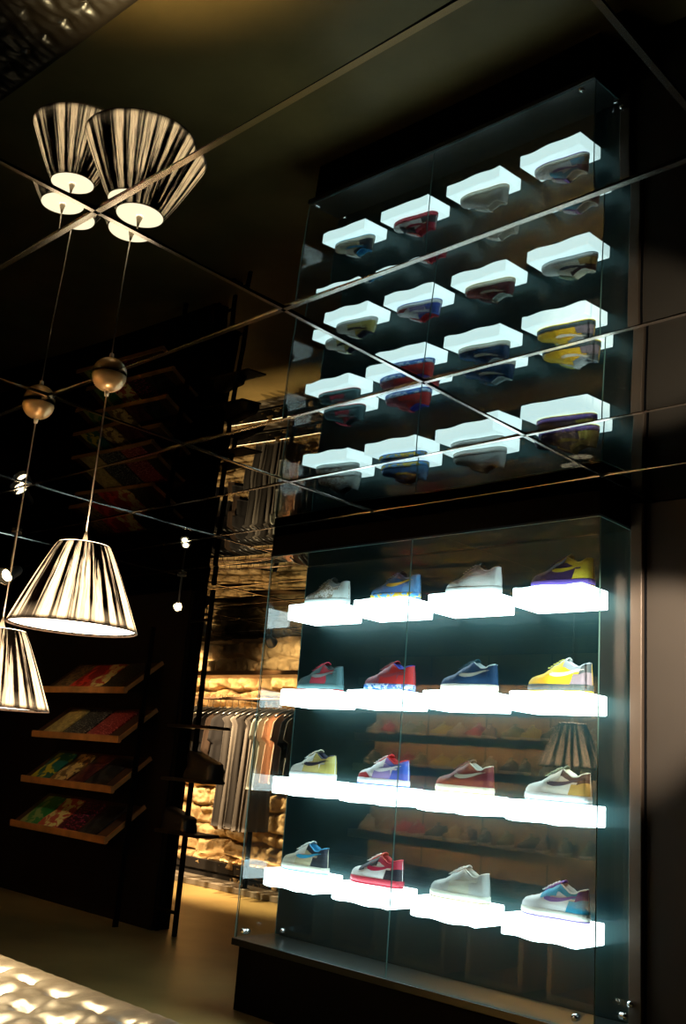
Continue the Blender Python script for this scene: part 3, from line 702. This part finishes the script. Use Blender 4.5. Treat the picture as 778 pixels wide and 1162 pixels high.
def hanger_proto():
    t = thing('clothes_hanger', '', 'hanger')
    a = [(0, .0+.022*math.cos(q), .018+.022*math.sin(q)) for q in [math.radians(200-26*i) for i in range(9)]]
    MB().tube([(0, -.0, -.10), (0, 0, -.05), (0, .0, -.015)]+[(0, .018*math.sin(q), -.001-.0+.0+.018*(1-math.cos(q))-.015+.015) for q in [0]]+[(0, .02*math.cos(q), .0+.02*math.sin(q)) for q in [math.radians(-40+28*i) for i in range(8)]], .0028, 6).build('hook', M_steel, t, smooth=True)
    MB().tube([(0, -.20, -.175), (0, -.12, -.135), (0, 0, -.10), (0, .12, -.135), (0, .20, -.175)], [.010, .012, .013, .012, .010], 8).build('shoulder_bar', mat('hanger_black', (.010,.009,.008), .3), t, smooth=True)
    return t
HP = hanger_proto()
GM = {
 'cream shirt': ((.62,.55,.42), .62, .10, .42), 'white tee': ((.62,.56,.46), .62, .15, .44), 'black shirt': ((.012,.010,.010), .58, .20, .44),
 'charcoal long coat': ((.045,.038,.034), 1.0, .0, .38), 'grey long dress': ((.13,.11,.095), 1.02, .0, .34), 'dark brown jacket': ((.05,.03,.02), .66, .3, .42),
 'grey tee': ((.25,.25,.22), .66, .16, .44), 'rose beige tee': ((.55,.36,.26), .60, .16, .44), 'black and white print tee': ((.6,.58,.5), .55, .16, .44)}
SEQ = ['cream shirt', 'black and white print tee', 'white tee', 'cream shirt', 'white tee', 'black shirt', 'black shirt', 'dark brown jacket', 'black shirt', 'charcoal long coat', 'grey long dress', 'charcoal long coat', 'grey long dress', 'grey long dress', 'grey tee', 'grey tee', 'rose beige tee', 'rose beige tee', 'black shirt', 'grey tee']
gx = -7.8; prev = None; cnt = {}
first = True
for i, nm in enumerate(SEQ):
    col, ln, slv, wd = GM[nm]; rnd = random.Random(50+i)
    x = gx+i*.09+rnd.uniform(-.01, .01); ry = rnd.uniform(-.08, .08)
    if first: h = HP; h.location = (x, RY, RZ+.0125); first = False
    else: h = dup(HP, (x, RY, RZ+.0125))
    h.rotation_euler = (0, 0, ry)
    h['group'] = 'black hangers on the clothes rail'; h['label'] = 'black hanger on the clothes rail carrying a %s' % nm
    mt = mat(nm.replace(' ', '_'), col, .8, spec=.2)
    if 'print' in nm: mt = cover_mat('print_tee_cloth', (.6,.57,.48), (.02,.02,.02), 60)
    o = garment_mb(wd, ln, .026, slv, i*1.7).build(nm.split()[-1] if nm.split()[-1] != 'tee' else 'tee_shirt', mt, loc=(x, RY, RZ-.115), rot=(0, 0, ry), smooth=True)
    cnt[nm] = cnt.get(nm, 0)+1
    nb = SEQ[i-1] if i else 'rail end'
    nx = SEQ[i+1] if i+1 < len(SEQ) else 'rail end'
    tag(o, '%s hanging on the rail between %s and %s' % (nm, nb, nx), 'garment', 'clothes on the rail')

# ------------------------------------------------------------------ track spotlights
def spotlight(x, y, z, target, label, power=0, ang=50, glow=30, col=WARM, blend=.7, sc=1.0):
    t = thing('track_spotlight', label, 'spotlight', (x, y, z))
    d = (Vector(target)-Vector((x, y, z))).normalized(); q = d.to_track_quat('Z', 'Y').to_euler()
    b = MB(); b.lathe([(0, -.09), (.022, -.088), (.030, -.07), (.034, -.02), (.046, .03), (.050, .045), (.046, .045), (.036, .02), (0, .018)], 28)
    o = b.build('lamp_head', mat('spot_body', (.12,.12,.12), .3, .7), t, rot=q, smooth=True); o.scale = (sc,)*3
    l_ = MB().lathe([(0, .0), (.033, .0), (.033, .004), (0, .004)], 24)
    p = l_.build('lens', mat('spot_lens_%d' % glow, (.9,.8,.6), .3, emit=(1,.78,.45), es=glow), o, loc=(0, 0, .020))
    r_ = MB(); r_.tube([(.050*math.cos(a), .050*math.sin(a), .045) for a in [2*math.pi*i/28 for i in range(28)]], .003, 6, True)
    r_.build('bezel', M_steel, o, smooth=True)
    top = H-.0065-z
    MB().tube([(0, 0, 0), (0, 0, top-.012)], .006, 8).build('stem', mat('spot_body', (.03,.03,.03)), t, smooth=True)
    MB().lathe([(0, 0), (.03, 0), (.03, .012), (0, .012)], 20, c=(0, 0, top-.012)).build('ceiling_rose', mat('spot_body', (.03,.03,.03)), t)
    if power:
        spot('spot_beam', tuple(d*.06), tuple(d*2), power, col, ang, blend, .03, t)
    return t
spotlight(-5.33, 3.97, 2.12, (-1.6, 1.0, 1.2), 'track spotlight shining toward the room beside the dark partition', 0, glow=60, sc=.6)
spotlight(-5.25, 2.70, 2.09, (-4.7, 1.4, 1.3), 'track spotlight at the left edge above the magazine rack', 10, 70, 30)
spotlight(-6.3, 2.95, 2.2, (-6.7, 4.2, 1.0), 'added unseen spotlight brightening the magazine rack from the left', 11, 60, 20)  # added fixture out of view, there to brighten the magazines
# wall washers over the stone
spotlight(-8.20, 6.15, 2.22, (-8.35, 6.6, 2.02), 'small spotlight washing the left part of the stone wall', 40, 72, 20)
spotlight(-6.62, 6.00, 2.22, (-6.95, 6.6, 2.0), 'small spotlight washing the stone wall behind the case', 40, 72, 20)
spotlight(-9.0, 5.35, 2.22, (-8.7, 6.5, .6), 'added fill spotlight over the left end of the clothes rail', 260, 75, 20)  # this and the next two are added to light clothes, stone and floor
spotlight(-7.9, 5.30, 2.22, (-7.6, 6.5, .5), 'added fill spotlight over the middle of the clothes rail', 620, 75, 20)  # added fill for the garments, fixture made up with it
spotlight(-6.7, 5.30, 2.22, (-6.6, 6.5, .6), 'added fill spotlight over the right end of the clothes rail', 620, 75, 20)  # added fill for this end of the rail, fixture made up too
spotlight(-1.02, 2.55, 2.24, (-1.90, 3.76, 1.60), 'ceiling spotlight beside the case lighting the brown wall', 620, 33, 12, (1, .86, .68), .6)

# ------------------------------------------------------------------ rear wall: shoe shelves (seen in the case's glass)
SX0, SX1, SY = -6.98, -4.24, -.66
su = thing('shoe_shelving', 'oak shoe shelving with warm strip lights on the rear wall', 'shelving', ((SX0+SX1)/2, SY, 0))
cx = su.location.x
MB().box(SX0-cx, SX1-cx, -.335, -.315, .25, H-.02).build('back_board', M_rear, su)
SZ = [.58, .90, 1.22, 1.52, 1.80, 2.08]
for z in SZ:
    MB().box(SX0-cx, SX1-cx, -.315, 0, z-.03, z).build('shelf_board', M_shelfwood, su)
    MB().box(SX0-cx, SX1-cx, -.02, .003, z-.075, z+.001).build('fascia', M_shelfwood, su)
for i in range(1, 4):
    x = SX0+(SX1-SX0)*i/3.9; MB().box(x-cx-.004, x-cx+.004, -.316, -.305, .25, H-.02).build('divider', mat('divider_dark', (.04,.02,.01), .5), su)
for z in SZ:
    area('shelf_strip_light', ((SX0+SX1)/2, SY-.05, z-.034), SX1-SX0-.1, .02, 62 if z > .6 else 45, (1, .66, .26), rot=(math.radians(-38), 0, 0), spread=2.2)
SCOL = [('grey', (.25,.24,.22)), ('yellow', (.5,.4,.05)), ('white', (.55,.53,.48)), ('black', (.02,.02,.02)), ('red', (.38,.03,.05)), ('brown', (.10,.05,.03)), ('olive', (.10,.10,.04)), ('tan', (.38,.28,.15))]
PRO = []
for nm, colr in SCOL:
    mb = upper_mb(24, 7); k1 = len(mb.f); mb.mi = [0]*k1; mb.cur = 1
    s1 = sole_mb(0, .03, .002, 20); mb.add(s1.v, s1.f)
    mb.cur = 0
    mb.grid(lambda u, v: Vector((.108+.075*v, (u-.5)*.04, ZS+interp(HT, min(.108+.075*v, .176))+.004+.016*max(0, v-.7)/.3)), 4, 6)
    for k_ in range(5):
        x = .10+.015*k_; h_ = interp(HT, x); mb.tube([(x, -.017, ZS+h_+.003), (x, 0, ZS+h_+.010), (x, .017, ZS+h_+.003)], .0025, 5)
    mb.mi[k1+len(s1.f)+15:] = [1]*(len(mb.f)-k1-len(s1.f)-15)
    o = mb.build('sneaker', [mat('rear_shoe_'+nm, colr, .5), mat('rear_shoe_sole', (.45,.42,.36), .5)], smooth=True)
    PRO.append((nm, o))
used = set(); rnd = random.Random(11)
for ri, z in enumerate(SZ[:5]):
    x = SX0+.14; j = 0
    while x < SX1-.08:
        q = rnd.randrange(len(PRO)); 
        if ri == 0: q = [2, 7, 4, 4, 3, 7, 5, 3, 6, 3, 5, 3, 6, 3][j % 14]
        nm, pr = PRO[q]
        o = pr if q not in used else pr.copy()
        if q in used: C.objects.link(o)
        used.add(q)
        rz = math.pi/2*1.0+rnd.uniform(-.15, .35)
        # toe (local x = 0) towards the room
        o.rotation_euler = (0, 0, -rz); o.location = (x, SY-.03, z+.001)
        tag(o, '%s sneaker on the rear oak shelving, shelf %s from the floor' % (nm, ['lowest', 'second', 'third', 'fourth', 'fifth'][ri]), 'sneaker', 'sneakers on the rear %s shelf' % ['lowest', 'second', 'third', 'fourth', 'fifth'][ri])
        x += .205; j += 1
# magazine trays at the right end of the rear wall
RC = [(.45,.36,.10), (.05,.25,.06), (.02,.22,.26), (.40,.05,.05), (.55,.52,.45), (.30,.30,.32)]
for i, z in enumerate((.62, .89, 1.16, 1.43, 1.70, 1.97)):
    tray(-4.20, -3.20, -.70, z, -1, 'oak magazine tray on the rear wall, number %s from the floor' % ['one', 'two', 'three', 'four', 'five', 'six'][i], wood=M_shelfwood, depth=.32, group='magazine trays on the rear wall')
    for j in range(4):
        c1 = RC[(i*3+j*2) % 6]; c2 = RC[(i+j+3) % 6]
        o = magazine_mb(.20, .27, .008, .008, 0).build('magazine', cover_mat('rear_cover_%d' % ((i*3+j*2) % 6), c1, c2, 10), loc=(-4.08+j*.245, -.70+.014*s_-.016, z+.014*c_+.006), rot=(SL, 0, math.pi))
        tag(o, 'glossy magazine on rear tray %s, place %s from the case side' % (['one', 'two', 'three', 'four', 'five', 'six'][i], ['one', 'two', 'three', 'four'][j]), 'magazine', 'magazines on the rear wall trays')
area('rack_fill_light', (-3.7, -.30, H-.02), .9, .05, 110, (1, .80, .6), rot=(math.radians(-22), 0, 0), spread=1.3)  # added unseen fill light, narrowed onto the rear magazines to brighten them
